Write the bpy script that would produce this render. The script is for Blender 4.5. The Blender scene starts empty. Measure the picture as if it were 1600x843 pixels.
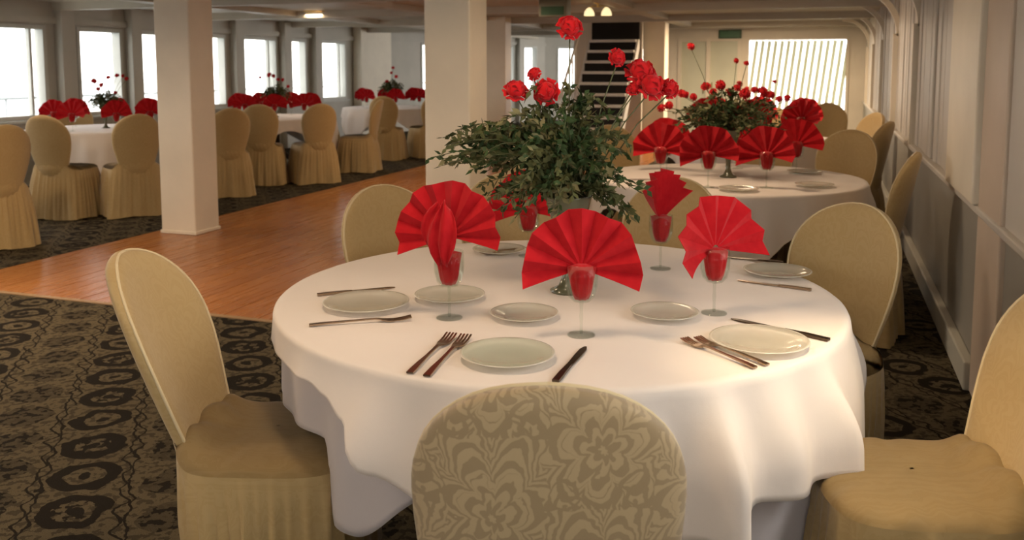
import bpy, bmesh, math, random
from mathutils import Vector, Matrix
random.seed(7)
PI = math.pi
S = bpy.context.scene
COL = S.collection
R = math.radians

# ------------------------------------------------------------------ camera
YAW, PITCH, CAM_H, FOC = 19.2038, 5.6295, 1.44, 1400.0
cd = bpy.data.cameras.new('camera')
cd.sensor_width = 36.0
cd.lens = FOC / 1600 * 36
cd.shift_y = -178.5 / 1600
cd.clip_end = 500
cd.dof.use_dof = True
cd.dof.focus_distance = 2.35
cd.dof.aperture_fstop = 5.6
cam = bpy.data.objects.new('camera', cd)
cam.location = (0, 0, CAM_H)
cam.rotation_euler = (R(90 - PITCH), 0, R(YAW))
COL.objects.link(cam)
S.camera = cam

# ------------------------------------------------------------------ world, exposure
w = bpy.data.worlds.new('world'); S.world = w
w.use_nodes = True
bg = w.node_tree.nodes['Background']
bg.inputs[0].default_value = (1.0, 0.945, 0.87, 1)
bg.inputs[1].default_value = 4.6
S.view_settings.view_transform = 'Standard'
S.view_settings.look = 'None'
S.view_settings.exposure = 0.3
S.view_settings.gamma = 1.0
S.cycles.max_bounces = 8
S.cycles.transparent_max_bounces = 16


def light(name, kind, loc, energy, color, size=0.5, rot=(0, 0, 0), spot=None, blend=0.6):
    d = bpy.data.lights.new(name, kind)
    d.energy = energy; d.color = color
    if kind == 'AREA':
        d.shape = 'DISK'; d.size = size
    else:
        d.shadow_soft_size = size
    if spot:
        d.spot_size = R(spot); d.spot_blend = blend
    o = bpy.data.objects.new(name, d); o.location = loc; o.rotation_euler = rot
    COL.objects.link(o)
    return o


WARM = (1.0, 0.73, 0.47)
# ceiling lamps added to light the saloon (their fittings are built further down)
ADDED_LAMPS = [(-1.0, 1.9), (-4.6, 3.4), (-0.9, 5.2), (-3.8, 9.6), (-0.9, 9.2), (-1.2, 15.0), (-7.2, 6.0), (-7.0, 11.5), (-3.2, 0.4)]
LPOW = [9, 52, 14, 26, 34, 120, 15, 15, 32]
for (x, y), p in zip(ADDED_LAMPS, LPOW):
    light('added_lamp_light', 'AREA', (x, y, 2.20), p, WARM, 0.35)
# small halogen downlight over the right edge of the front table
light('downlight_light', 'SPOT', (0.20, 2.16, 2.2), 75, (1.0, 0.74, 0.42), 0.03, (0, R(2), 0), 42, 0.85)


# ------------------------------------------------------------------ node helper
def mat(name, base=(.5, .5, .5), rough=.6, metal=0.0, spec=0.5, sheen=0.0, emit=None, estr=0.0):
    m = bpy.data.materials.new(name); m.use_nodes = True
    b = m.node_tree.nodes['Principled BSDF']
    b.inputs['Base Color'].default_value = (*base, 1)
    b.inputs['Roughness'].default_value = rough
    b.inputs['Metallic'].default_value = metal
    b.inputs['Specular IOR Level'].default_value = spec
    b.inputs['Sheen Weight'].default_value = sheen
    if emit:
        b.inputs['Emission Color'].default_value = (*emit, 1)
        b.inputs['Emission Strength'].default_value = estr
    return m


class NT:
    def __init__(s, m):
        s.t = m.node_tree; s.b = s.t.nodes['Principled BSDF']
    def n(s, kind, **kw):
        x = s.t.nodes.new(kind)
        for k, v in kw.items():
            setattr(x, k, v)
        return x
    def l(s, a, b):
        s.t.links.new(a, b)
    def math(s, op, a, b=None, c=None):
        x = s.n('ShaderNodeMath', operation=op)
        for i, v in enumerate((a, b, c)):
            if v is None: continue
            if isinstance(v, (int, float)): x.inputs[i].default_value = v
            else: s.l(v, x.inputs[i])
        return x.outputs[0]
    def coord(s, which='Object', scale=(1, 1, 1), rot=(0, 0, 0), loc=(0, 0, 0)):
        c = s.n('ShaderNodeTexCoord'); m = s.n('ShaderNodeMapping')
        m.inputs['Scale'].default_value = scale; m.inputs['Rotation'].default_value = rot; m.inputs['Location'].default_value = loc
        s.l(c.outputs[which], m.inputs[0]); return m.outputs[0]
    def sep(s, v):
        x = s.n('ShaderNodeSeparateXYZ'); s.l(v, x.inputs[0]); return x.outputs
    def noise(s, vec, scale, detail=3, rough=.5):
        x = s.n('ShaderNodeTexNoise'); x.inputs['Scale'].default_value = scale
        x.inputs['Detail'].default_value = detail; x.inputs['Roughness'].default_value = rough
        if vec is not None: s.l(vec, x.inputs['Vector'])
        return x
    def ramp(s, f, stops):
        x = s.n('ShaderNodeValToRGB'); e = x.color_ramp.elements
        while len(e) < len(stops): e.new(.5)
        for el, (p, c) in zip(e, stops):
            el.position = p; el.color = (*c, 1)
        s.l(f, x.inputs[0]); return x.outputs[0]
    def mix(s, f, a, b, mode='MIX'):
        x = s.n('ShaderNodeMix', data_type='RGBA', blend_type=mode)
        for i, v in ((0, f), (6, a), (7, b)):
            if isinstance(v, (int, float)): x.inputs[i].default_value = v
            elif isinstance(v, tuple): x.inputs[i].default_value = (*v, 1)
            else: s.l(v, x.inputs[i])
        return x.outputs[2]
    def bump(s, h, strength=.3, dist=.01):
        x = s.n('ShaderNodeBump'); x.inputs['Strength'].default_value = strength; x.inputs['Distance'].default_value = dist
        s.l(h, x.inputs['Height']); s.l(x.outputs[0], s.b.inputs['Normal'])
    def base(s, c):
        s.l(c, s.b.inputs['Base Color'])


def paint(name, c, var=.06, rough=.5):
    m = mat(name, c, rough); t = NT(m)
    n = t.noise(t.coord(), 2.2, 4)
    t.base(t.ramp(n.outputs[0], [(.3, tuple(v * (1 - var) for v in c)), (.7, tuple(min(1, v * (1 + var)) for v in c))]))
    n2 = t.noise(t.coord(), 60, 2)
    t.bump(n2.outputs[0], .06, .004)
    return m


def thin_glass(name, tint=(1, 1, 1), refl=1.0):
    m = bpy.data.materials.new(name); m.use_nodes = True
    t = m.node_tree; t.nodes.clear()
    o = t.nodes.new('ShaderNodeOutputMaterial'); mx = t.nodes.new('ShaderNodeMixShader')
    tr = t.nodes.new('ShaderNodeBsdfTransparent'); gl = t.nodes.new('ShaderNodeBsdfGlossy'); lw = t.nodes.new('ShaderNodeLayerWeight')
    mu = t.nodes.new('ShaderNodeMath'); mu.operation = 'MULTIPLY_ADD'
    lw.inputs[0].default_value = .25
    tr.inputs[0].default_value = (*tint, 1); gl.inputs['Roughness'].default_value = .03
    mu.inputs[1].default_value = .16 * refl; mu.inputs[2].default_value = .008
    t.links.new(lw.outputs['Fresnel'], mu.inputs[0]); t.links.new(mu.outputs[0], mx.inputs[0])
    t.links.new(tr.outputs[0], mx.inputs[1]); t.links.new(gl.outputs[0], mx.inputs[2]); t.links.new(mx.outputs[0], o.inputs[0])
    return m


def pressed_glass(name, c, clear):
    m = mat(name, c, .12, spec=.6); t = NT(m)
    tr = t.n('ShaderNodeBsdfTransparent'); tr.inputs[0].default_value = (.93, .94, .90, 1)
    mx = t.n('ShaderNodeMixShader'); mx.inputs[0].default_value = clear
    out = m.node_tree.nodes['Material Output']
    t.l(t.b.outputs[0], mx.inputs[1]); t.l(tr.outputs[0], mx.inputs[2]); t.l(mx.outputs[0], out.inputs[0])
    return m


def translucent(name, c):
    m = mat(name, c, .8); t = NT(m)
    tl = t.n('ShaderNodeBsdfTranslucent'); tl.inputs[0].default_value = (*c, 1)
    mx = t.n('ShaderNodeMixShader'); mx.inputs[0].default_value = .7
    out = m.node_tree.nodes['Material Output']
    t.l(t.b.outputs[0], mx.inputs[1]); t.l(tl.outputs[0], mx.inputs[2]); t.l(mx.outputs[0], out.inputs[0])
    return m


def carpet_mat():
    m = mat('patterned_carpet', (.05, .045, .03), .95, spec=.1); t = NT(m)
    v = t.coord('Object', rot=(0, 0, R(-38)))
    nz = t.noise(v, 9, 3)
    x, y, z = t.sep(v)
    dx = t.math('MULTIPLY', t.math('SUBTRACT', nz.outputs[0], .5), .09)
    x = t.math('ADD', x, dx); y = t.math('SUBTRACT', y, dx)
    PX, PY = .30, .27
    fx = t.math('DIVIDE', x, PX); fy = t.math('DIVIDE', y, PY)
    col = t.math('FLOOR', fx)
    odd = t.math('MODULO', t.math('ABSOLUTE', col), 2)
    u = t.math('SUBTRACT', t.math('FRACT', fx), .5)
    fy2 = t.math('ADD', fy, t.math('MULTIPLY', odd, .5))
    q = t.math('SUBTRACT', t.math('FRACT', fy2), .5)
    row = t.math('MODULO', t.math('ABSOLUTE', t.math('FLOOR', fy2)), 2)
    r = t.math('SQRT', t.math('ADD', t.math('POWER', t.math('DIVIDE', u, .40), 2), t.math('POWER', t.math('DIVIDE', q, .44), 2)))
    ring = t.math('LESS_THAN', t.math('ABSOLUTE', t.math('SUBTRACT', r, .78)), .20)
    core = t.math('LESS_THAN', r, .22)
    blob = t.math('LESS_THAN', r, .85)
    tex = t.math('LESS_THAN', t.noise(v, 26, 2).outputs[0], .47)
    blob = t.math('MULTIPLY', blob, t.math('ADD', t.math('MULTIPLY', tex, .6), .4))
    ringm = t.math('MAXIMUM', ring, core)
    isblob = t.math('MULTIPLY', odd, 1.0)
    dark = t.math('ADD', t.math('MULTIPLY', isblob, blob), t.math('MULTIPLY', t.math('SUBTRACT', 1.0, isblob), t.math('MAXIMUM', ringm, t.math('MULTIPLY', row, t.math('MULTIPLY', blob, tex)))))
    vine = t.math('LESS_THAN', t.math('ABSOLUTE', t.math('SUBTRACT', t.math('ABSOLUTE', u), t.math('MULTIPLY_ADD', t.math('SINE', t.math('MULTIPLY', fy, 12.6)), .03, .455))), .016)
    dark = t.math('MAXIMUM', dark, vine)
    speck = t.math('MULTIPLY', t.math('GREATER_THAN', t.noise(v, 34, 3).outputs[0], .53), .55)
    dark = t.math('MAXIMUM', dark, speck)
    fib = t.noise(v, 300, 2)
    light_c = t.ramp(fib.outputs[0], [(.3, (.07, .056, .034)), (.7, (.12, .098, .06))])
    c = t.mix(dark, light_c, (.012, .009, .006))
    t.base(c)
    t.bump(fib.outputs[0], .4, .006)
    return m


def wood_mat():
    m = mat('oiled_wood', (.3, .11, .03), .24); t = NT(m)
    v = t.coord('Object', scale=(1, 1, 1))
    oi = t.n('ShaderNodeObjectInfo')
    vm = t.n('ShaderNodeVectorMath', operation='ADD')
    cmb = t.n('ShaderNodeCombineXYZ'); t.l(t.math('MULTIPLY', oi.outputs['Random'], 37.0), cmb.inputs[0])
    t.l(v, vm.inputs[0]); t.l(cmb.outputs[0], vm.inputs[1])
    mp = t.n('ShaderNodeMapping'); mp.inputs['Scale'].default_value = (5, 3.0, 1); t.l(vm.outputs[0], mp.inputs[0])
    n = t.noise(mp.outputs[0], 3.0, 5, .6)
    c1 = t.ramp(n.outputs[0], [(.3, (.30, .105, .026)), (.7, (.50, .205, .058))])
    c2 = t.mix(t.math('MULTIPLY', oi.outputs['Random'], .5), c1, (.27, .09, .024))
    t.base(c2)
    rn = t.noise(t.coord('Object'), 2.0, 2)
    t.l(t.math('MULTIPLY_ADD', rn.outputs[0], .18, .20), t.b.inputs['Roughness'])
    return m


def cover_mat(name, c_lo, c_hi, contrast, tile=(.17, .25)):
    """damask: mirrored palmette motif woven tone on tone"""
    m = mat(name, c_hi, .62, spec=.3, sheen=.25); t = NT(m)
    v = t.coord('Object')
    nz = t.noise(v, 16, 3)
    x, y, z = t.sep(v)
    d = t.math('MULTIPLY', t.math('SUBTRACT', nz.outputs[0], .5), .06)
    x = t.math('ADD', x, d); z = t.math('ADD', z, d)
    fx = t.math('DIVIDE', x, tile[0])
    odd = t.math('MODULO', t.math('ABSOLUTE', t.math('FLOOR', fx)), 2)
    u = t.math('ABSOLUTE', t.math('SUBTRACT', t.math('FRACT', fx), .5))
    q = t.math('SUBTRACT', t.math('FRACT', t.math('ADD', t.math('DIVIDE', z, tile[1]), t.math('MULTIPLY', odd, .5))), .42)
    r = t.math('SQRT', t.math('ADD', t.math('POWER', t.math('MULTIPLY', u, 1.0), 2), t.math('POWER', t.math('MULTIPLY', q, 1.15), 2)))
    ang = t.math('ARCTAN2', u, q)
    pet = t.math('MULTIPLY_ADD', t.math('ABSOLUTE', t.math('SINE', t.math('MULTIPLY', ang, 3.5))), .16, .22)
    leaf = t.math('LESS_THAN', r, pet)
    inner = t.math('GREATER_THAN', t.math('SINE', t.math('ADD', t.math('MULTIPLY', t.math('DIVIDE', r, pet), 15.0), t.math('MULTIPLY', nz.outputs[0], 2.0))), .15)
    outl = t.math('LESS_THAN', t.math('ABSOLUTE', t.math('SUBTRACT', r, t.math('ADD', pet, .07))), .022)
    q2 = t.math('ADD', q, .38)
    r2 = t.math('SQRT', t.math('ADD', t.math('POWER', t.math('SUBTRACT', u, .30), 2), t.math('POWER', q2, 2)))
    sw = t.math('GREATER_THAN', t.math('SINE', t.math('ADD', t.math('MULTIPLY', r2, 62.0), t.math('ARCTAN2', q2, t.math('SUBTRACT', u, .30)))), .25)
    scroll = t.math('MULTIPLY', sw, t.math('LESS_THAN', r2, .21))
    f = t.math('ABSOLUTE', t.math('SUBTRACT', leaf, inner))
    f = t.math('MAXIMUM', t.math('MAXIMUM', f, outl), scroll)
    big = t.noise(v, 5, 3)
    f = t.math('MULTIPLY', f, contrast)
    c = t.mix(f, c_lo, c_hi)
    c = t.mix(t.math('MULTIPLY', big.outputs[0], .22), c, tuple(k * .6 for k in c_lo))
    t.base(c)
    wv = t.noise(v, 420, 1); wr_ = t.noise(v, 9, 3, .6)
    f = t.math('ADD', f, t.math('MULTIPLY', wr_.outputs[0], 6.0))
    t.bump(t.math('ADD', t.math('MULTIPLY', wv.outputs[0], .3), f), .22, .002)
    return m


def cloth_mat(name, c):
    m = mat(name, c, .75, spec=.25, sheen=.2); t = NT(m)
    v = t.coord()
    n = t.noise(v, 3.0, 3)
    t.base(t.ramp(n.outputs[0], [(.3, tuple(k * .96 for k in c)), (.7, c)]))
    a = t.noise(v, 7, 3); b = t.noise(v, 500, 1)
    t.bump(t.math('ADD', a.outputs[0], t.math('MULTIPLY', b.outputs[0], .04)), .18, .02)
    return m


def red_mat(name, a, b):
    m = mat(name, a, .8, spec=.12, sheen=.1); t = NT(m)
    n = t.noise(t.coord(), 30, 2)
    t.base(t.ramp(n.outputs[0], [(.3, a), (.75, b)]))
    return m


def leaf_mat(name, a, b):
    m = mat(name, a, .65, spec=.2); t = NT(m)
    n = t.noise(t.coord(), 12, 2)
    t.base(t.ramp(n.outputs[0], [(.35, a), (.7, b)]))
    return m


M = dict(
    white=paint('cream_paint', (.74, .68, .57)),
    column=paint('column_cream_paint', (.84, .76, .62)),
    grey=paint('grey_wall_paint', (.44, .42, .37)),
    ceil=paint('ceiling_paint', (.50, .46, .38)),
    frame=paint('window_frame_paint', (.52, .53, .50)),
    rwall=paint('panel_paint', (.54, .51, .47)),
    wains=paint('shaded_wainscot_paint', (.29, .28, .25)),  # shade on the lower right wall put into this darker colour
    pane=thin_glass('window_glass', (.98, .99, 1.0), .6),
    glass=thin_glass('goblet_glass', (.93, .95, .93), 1.0),
    carpet=carpet_mat(), wood=wood_mat(),
    under=mat('dark_subfloor', (.04, .025, .015), .9),
    cover=cover_mat('gold_damask_cover', (.43, .30, .13), (.49, .355, .175), .35),
    damask=cover_mat('grey_gold_damask_cover', (.41, .30, .165), (.21, .145, .075), .62),
    pipe=cloth_mat('pale_piping', (.62, .50, .30)),
    linen=cloth_mat('white_linen', (.74, .665, .61)),
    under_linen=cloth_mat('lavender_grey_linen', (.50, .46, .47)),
    red=red_mat('red_napkin_cotton', (.37, .003, .008), (.48, .009, .014)),
    rose=red_mat('red_rose_petals', (.42, .006, .010), (.60, .014, .018)),
    leaf1=leaf_mat('dark_green_leaf', (.018, .038, .012), (.042, .072, .022)),
    leaf2=leaf_mat('olive_leaf', (.05, .058, .02), (.10, .105, .04)),
    leaf3=leaf_mat('pale_olive_leaf', (.13, .12, .055), (.20, .18, .09)),
    stem=mat('green_stem', (.07, .08, .03), .6),
    metal=mat('tarnished_cutlery_metal', (.36, .27, .19), .28, 1.0),
    dark_metal=mat('dark_knife_steel', (.10, .075, .055), .3, 1.0),
    china=pressed_glass('pale_pressed_glass', (.64, .60, .53), .5),
    vase=mat('dark_green_glazed_vase', (.10, .10, .06), .2),
    black=mat('stair_shade_black', (.008, .006, .005), .8),  # near-black colour put in for shade between the steps and above them
    tread=paint('white_stair_paint', (.78, .76, .72)),
    sign=mat('dark_green_sign', (.02, .07, .03), .5),
    box=mat('olive_grey_metal', (.17, .16, .11), .5),
    shade=mat('cream_glass_lampshade', (.8, .7, .45), .4, emit=(1, .8, .45), estr=.9),
    lampglass=mat('lit_lamp_glass', (.9, .85, .7), .4, emit=(1, .8, .5), estr=3.0),
    blind=translucent('pale_blind_fabric', (.88, .88, .72)),
    water=mat('grey_river_water', (.35, .42, .45), .25),
    deck=mat('pale_deck_paint', (.62, .64, .64), .7),
    rail=mat('grey_deck_rail', (.33, .37, .40), .5),
    brown=mat('dark_wood_leg', (.035, .018, .010), .5),
    brass=mat('brass_lamp_ring', (.5, .36, .15), .35, 1.0),
)


# ------------------------------------------------------------------ mesh helpers
class MB:
    def __init__(s): s.v = []; s.f = []; s.mi = []; s.smooth = []
    def add(s, vs, fs, mi=0, smooth=True):
        o = len(s.v); s.v += [tuple(p) for p in vs]
        for f in fs:
            s.f.append(tuple(i + o for i in f)); s.mi.append(mi); s.smooth.append(smooth)
    def box(s, a, b, mi=0):
        x0, y0, z0 = a; x1, y1, z1 = b
        s.add([(x0, y0, z0), (x1, y0, z0), (x1, y1, z0), (x0, y1, z0), (x0, y0, z1), (x1, y0, z1), (x1, y1, z1), (x0, y1, z1)],
              [(3, 2, 1, 0), (4, 5, 6, 7), (0, 1, 5, 4), (1, 2, 6, 5), (2, 3, 7, 6), (3, 0, 4, 7)], mi, False)
    def grid(s, rows, closed=False, mi=0, smooth=True, cap0=False, cap1=False):
        n = len(rows[0]); vs = [p for r in rows for p in r]; fs = []
        for i in range(len(rows) - 1):
            for j in range(n if closed else n - 1):
                k = (j + 1) % n
                fs.append((i * n + j, i * n + k, (i + 1) * n + k, (i + 1) * n + j))
        if cap0: fs.append(tuple(reversed(range(n))))
        if cap1: fs.append(tuple((len(rows) - 1) * n + j for j in range(n)))
        s.add(vs, fs, mi, smooth)
    def lathe(s, prof, n=24, mi=0, c=(0, 0, 0), cap0=True, cap1=True):
        rows = [[(c[0] + r * math.cos(2 * PI * j / n), c[1] + r * math.sin(2 * PI * j / n), c[2] + z) for j in range(n)] for r, z in prof]
        s.grid(rows, True, mi, True, cap0, cap1)
    def tube(s, pts, r, n=6, mi=0, closed=False):
        pts = [Vector(p) for p in pts]; rows = []
        rr = r if isinstance(r, (list, tuple)) else [r] * len(pts)
        up = None
        for i, p in enumerate(pts):
            if closed: t = pts[(i + 1) % len(pts)] - pts[i - 1]
            else: t = pts[min(i + 1, len(pts) - 1)] - pts[max(i - 1, 0)]
            t = t.normalized() if t.length > 1e-9 else Vector((0, 0, 1))
            if up is None: up = Vector((0, 0, 1)) if abs(t.z) < .9 else Vector((1, 0, 0))
            a = up - t * up.dot(t)
            if a.length < 1e-4: a = Vector((0, 1, 0)) - t * t.y
            a.normalize(); b = t.cross(a); up = a
            rows.append([p + (a * math.cos(2 * PI * k / n) + b * math.sin(2 * PI * k / n)) * rr[i] for k in range(n)])
        if closed: rows.append(rows[0])
        s.grid(rows, True, mi, True, not closed, not closed)
    def mesh(s, name, mats):
        me = bpy.data.meshes.new(name); me.from_pydata(s.v, [], s.f)
        for m in (mats if isinstance(mats, (list, tuple)) else [mats]): me.materials.append(m)
        me.polygons.foreach_set('material_index', s.mi)
        me.polygons.foreach_set('use_smooth', s.smooth)
        me.update()
        bm = bmesh.new(); bm.from_mesh(me); bmesh.ops.recalc_face_normals(bm, faces=bm.faces); bm.to_mesh(me); bm.free()
        return me


def link(name, me, parent=None, loc=None, rot=None, scale=None):
    o = bpy.data.objects.new(name, me); COL.objects.link(o)
    if parent: o.parent = parent
    if loc is not None: o.location = loc
    if rot is not None: o.rotation_euler = rot
    if scale is not None: o.scale = scale
    return o
def build(mb, name, mats, parent=None, **k): return link(name, mb.mesh(name, mats), parent, **k)
def empty(name, loc=(0, 0, 0), rz=0.0): return link(name, None, None, loc, (0, 0, rz))
def tag(o, label=None, cat=None, group=None, kind=None):
    if label: o['label'] = label
    if cat: o['category'] = cat
    if group: o['group'] = group
    if kind: o['kind'] = kind
    return o
def bevel(o, w=.006, seg=2):
    m = o.modifiers.new('bevel', 'BEVEL'); m.width = w; m.segments = seg; m.limit_method = 'ANGLE'
    return o
def copy_tree(o, parent=None):
    c = o.copy(); COL.objects.link(c)
    if parent: c.parent = parent
    for ch in [x for x in o.children]: copy_tree(ch, c)
    return c
CY_, SY_ = math.cos(R(YAW)), math.sin(R(YAW))
def px(p):            # image column, used only to word the ordinal labels
    d = -SY_ * p[0] + CY_ * p[1]; l = CY_ * p[0] + SY_ * p[1]
    return 800 + FOC * l / d
ORD = ['first', 'second', 'third', 'fourth', 'fifth', 'sixth', 'seventh', 'eighth']
def sbox(name, a, b, m, parent=None, kind=True, bv=0):
    mb = MB(); mb.box(a, b); o = build(mb, name, m, parent)
    if kind and not parent: o['kind'] = 'structure'
    if bv: bevel(o, bv)
    return o

# ------------------------------------------------------------------ floor
WX0, WX1, WY0, WY1 = -5.55, -2.45, 4.26, 16.2
XR = 0.66
XL = -9.15
CZ = 2.25
fl = sbox('floor', (-9.6, -4.2, -.12), (1.2, 29, -.022), M['under'])
cb = MB()
for a, b in [((-9.4, -4, -.021), (1.0, WY0, 0)), ((-9.4, WY0, -.021), (WX0, 28.5, 0)), ((WX1, WY0, -.021), (1.0, 28.5, 0)), ((WX0, WY1, -.021), (WX1, 28.5, 0))]:
    cb.box(a, b)
build(cb, 'carpet', M['carpet'], fl)
pm = {}
NR = 26
pw = (WX1 - WX0) / NR
mb = MB(); mb.box((-.5, 0, -.02), (.5, 1, -.001)); plank_me = mb.mesh('plank', M['wood'])
for r in range(NR):
    y = WY0
    first = random.uniform(.7, 2.2)
    while y < WY1 - .01:
        ln = first if y == WY0 else random.uniform(1.7, 2.6)
        if WY1 - (y + ln) < .6: ln = WY1 - y
        link('plank', plank_me, fl, (WX0 + pw * (r + .5), y, random.uniform(-.0012, 0)), None, (pw - .004, ln - .004, 1))
        y += ln
# brass-coloured joint strip between carpet and dance floor
tr = MB(); tr.box((WX0 - .02, WY0 - .025, 0), (WX1 + .02, WY0 + .012, .006))
build(tr, 'edge_strip', mat('wood_edge_strip', (.34, .22, .12), .4), fl)

# ------------------------------------------------------------------ ceiling and beams
ce = sbox('ceiling', (-9.6, -4.2, CZ), (1.2, 29, CZ + .12), M['ceil'])
mb = MB()
for k in range(8):
    y = 1.0 + k * 2.6
    mb = MB(); mb.box((-9.15, y, CZ - .10), (XR, y + .14, CZ + .01)); build(mb, 'beam', M['ceil'], ce)
for x in (-7.4, -5.26, -2.42):
    mb = MB(); mb.box((x - .10, -4, CZ - .07), (x + .10, 27, CZ + .01)); build(mb, 'girder', M['ceil'], ce)

# ------------------------------------------------------------------ window walls
win_n = [0]
def window_wall(name, p0, p1, wins, z0=.80, z1=1.96, pier_d=.13, th=.16, rails=()):
    """wall from p0 to p1 (room on the right-hand side of travel), windows at [a,b] along it"""
    d = Vector((p1[0] - p0[0], p1[1] - p0[1], 0)); L = d.length
    rz = math.atan2(d.y, d.x)
    root = empty(name, (p0[0], p0[1], 0), rz); root['kind'] = 'structure'
    mb = MB(); mb.box((0, 0, 0), (L, th, z0)); build(mb, 'lower_panel', M['grey'], root)
    mb = MB(); mb.box((0, 0, z1), (L, th, CZ)); build(mb, 'header', M['grey'], root)
    mb = MB(); mb.box((0, -.05, z1 + .02), (L, 0, z1 + .10)); build(mb, 'cornice', M['grey'], root)
    edges = [0] + [e for ab in wins for e in ab] + [L]
    for i in range(0, len(edges), 2):
        a, b = edges[i], edges[i + 1]
        if b - a < .02: continue
        mb = MB(); mb.box((a, 0, z0), (b, th, z1)); build(mb, 'pier', M['grey'], root)
        if 0 < i < len(edges) - 2 and b - a < .8:     # moulded post on the pier
            c = (a + b) / 2; hw = min(.11, (b - a) * .32)
            mb = MB(); mb.box((c - hw, -pier_d, 0), (c + hw, 0, CZ)); bevel(build(mb, 'post', M['grey'], root), .01)
    for a, b in wins:
        win_n[0] += 1
        wd = empty('window_%d' % win_n[0], (p0[0] + math.cos(rz) * a, p0[1] + math.sin(rz) * a, 0), rz); wd['kind'] = 'structure'
        wl = b - a; f = .055
        mb = MB()
        mb.box((0, -.015, z0), (f, th - .03, z1)); mb.box((wl - f, -.015, z0), (wl, th - .03, z1))
        mb.box((f, -.015, z0), (wl - f, th - .03, z0 + f)); mb.box((f, -.015, z1 - f), (wl - f, th - .03, z1))
        bevel(build(mb, 'window_frame', M['frame'], wd), .006)
        mb = MB(); mb.box((f, .07, z0 + f), (wl - f, .076, z1 - f)); build(mb, 'pane', M['pane'], wd)
        mb = MB(); mb.box((-.03, -.07, z0 - .035), (wl + .03, .0, z0)); bevel(build(mb, 'sill', M['frame'], wd), .006)
        if wl > .9:
            mb = MB(); mb.box((wl - f - .16, .04, z0 + f), (wl - f - .12, .10, z1 - f)); build(mb, 'mullion', M['frame'], wd)
    return root
# left wall runs +Y with the room on its right-hand side
LW = [(-2.6, -1.0), (-.5, 1.1), (1.6, 3.0), (3.4, 4.6), (5.0, 6.2), (6.65, 8.68), (9.16, 9.96), (10.27, 11.15), (11.5, 12.23), (12.66, 13.66), (14.02, 14.61), (15.11, 16.08)]
Y0 = -4.0
window_wall('wall_left', (XL, Y0), (XL, 17.6), [(a - Y0, b - Y0) for a, b in LW])
window_wall('wall_left.001', (XL, 17.6), (-7.2, 23.4), [(1.25, 1.65), (3.1, 3.7), (4.15, 4.75), (5.1, 5.75)], z1=2.0)
window_wall('wall_left.002', (-7.2, 23.4), (-3.0, 27.0), [(.35, 1.0), (1.4, 2.1), (2.5, 3.2), (3.7, 4.5)], z1=2.0)
# wide pale panel of the bulkhead beyond the last left window
sbox('trim_1', (XL + .01, 16.35, 0), (XL + .20, 17.7, CZ), M['white'])

# far bulkhead on the right, with the glazed front door and the blind window
YB = 17.5
wf = empty('wall_far', (0, YB, 0)); wf['kind'] = 'structure'
for a, b in [((-3.0, 0, 2.0), (.75, .12, CZ)), ((-3.0, 0, 0), (-2.70, .12, 2.0)), ((-1.52, 0, 0), (-1.42, .12, 2.0)), ((.40, 0, 0), (.75, .12, 2.0)), ((-1.42, 0, 0), (.40, .12, .3))]:
    mb = MB(); mb.box(a, b); build(mb, 'bulkhead_panel', M['white'], wf)
dr = empty('door_1', (-2.70, YB, 0)); dr['kind'] = 'structure'
grn = paint('pale_green_door_paint', (.60, .62, .50))
for a, b in [((0, -.03, 0), (.07, .10, 2.0)), ((.54, -.03, 0), (.62, .10, 2.0)), ((1.12, -.03, 0), (1.18, .10, 2.0)), ((.07, -.03, 1.93), (.54, .10, 2.0)), ((.62, -.03, 1.93), (1.12, .10, 2.0))]:
    mb = MB(); mb.box(a, b); build(mb, 'door_frame', M['white'], dr)
for a, b in [((.07, .02, 0), (.54, .06, 1.93)), ((.62, .02, 0), (1.12, .06, 1.93))]:
    mb = MB(); mb.box(a, b); build(mb, 'door_leaf', grn, dr)
for x in (.50, .66):
    mb = MB(); mb.tube([(x, -.01, .95), (x, -.035, .95), (x, -.035, 1.15), (x, -.01, 1.15)], .008); build(mb, 'door_handle', M['brass'], dr)
sg = empty('exit_sign', (-1.72, YB - .03, 2.0))
mb = MB(); mb.box((-.21, -.05, -.02), (.21, 0, .14)); bevel(build(mb, 'sign_case', M['sign'], sg), .008)
mb = MB(); mb.box((-.18, -.054, .0), (.18, -.049, .12)); build(mb, 'sign_face', mat('green_sign_face', (.04, .13, .06), .4), sg)
tag(sg, 'small dark green sign above the pale doors in the far wall', 'sign')
win_n[0] += 1
wn = empty('window_%d' % win_n[0], (-1.42, YB, 0)); wn['kind'] = 'structure'
WW = 1.82
mb = MB()
for a, b in [((0, -.02, .3), (.05, .10, 2.0)), ((WW - .05, -.02, .3), (WW, .10, 2.0)), ((.05, -.02, .3), (WW - .05, .10, .36)), ((.05, -.02, 1.95), (WW - .05, .10, 2.0))]: mb.box(a, b)
build(mb, 'window_frame', M['white'], wn)
mb = MB(); mb.box((.05, .06, .36), (WW - .05, .066, 1.95)); build(mb, 'pane', M['pane'], wn)
for k in range(15):
    x = .10 + k * (WW - .2) / 14
    mb = MB(); mb.box((-.036, -.003, -.78), (.036, .003, .78))
    build(mb, 'slat', M['blind'], wn, loc=(x, .03, 1.155), rot=(0, R(7), R(25)))

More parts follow.
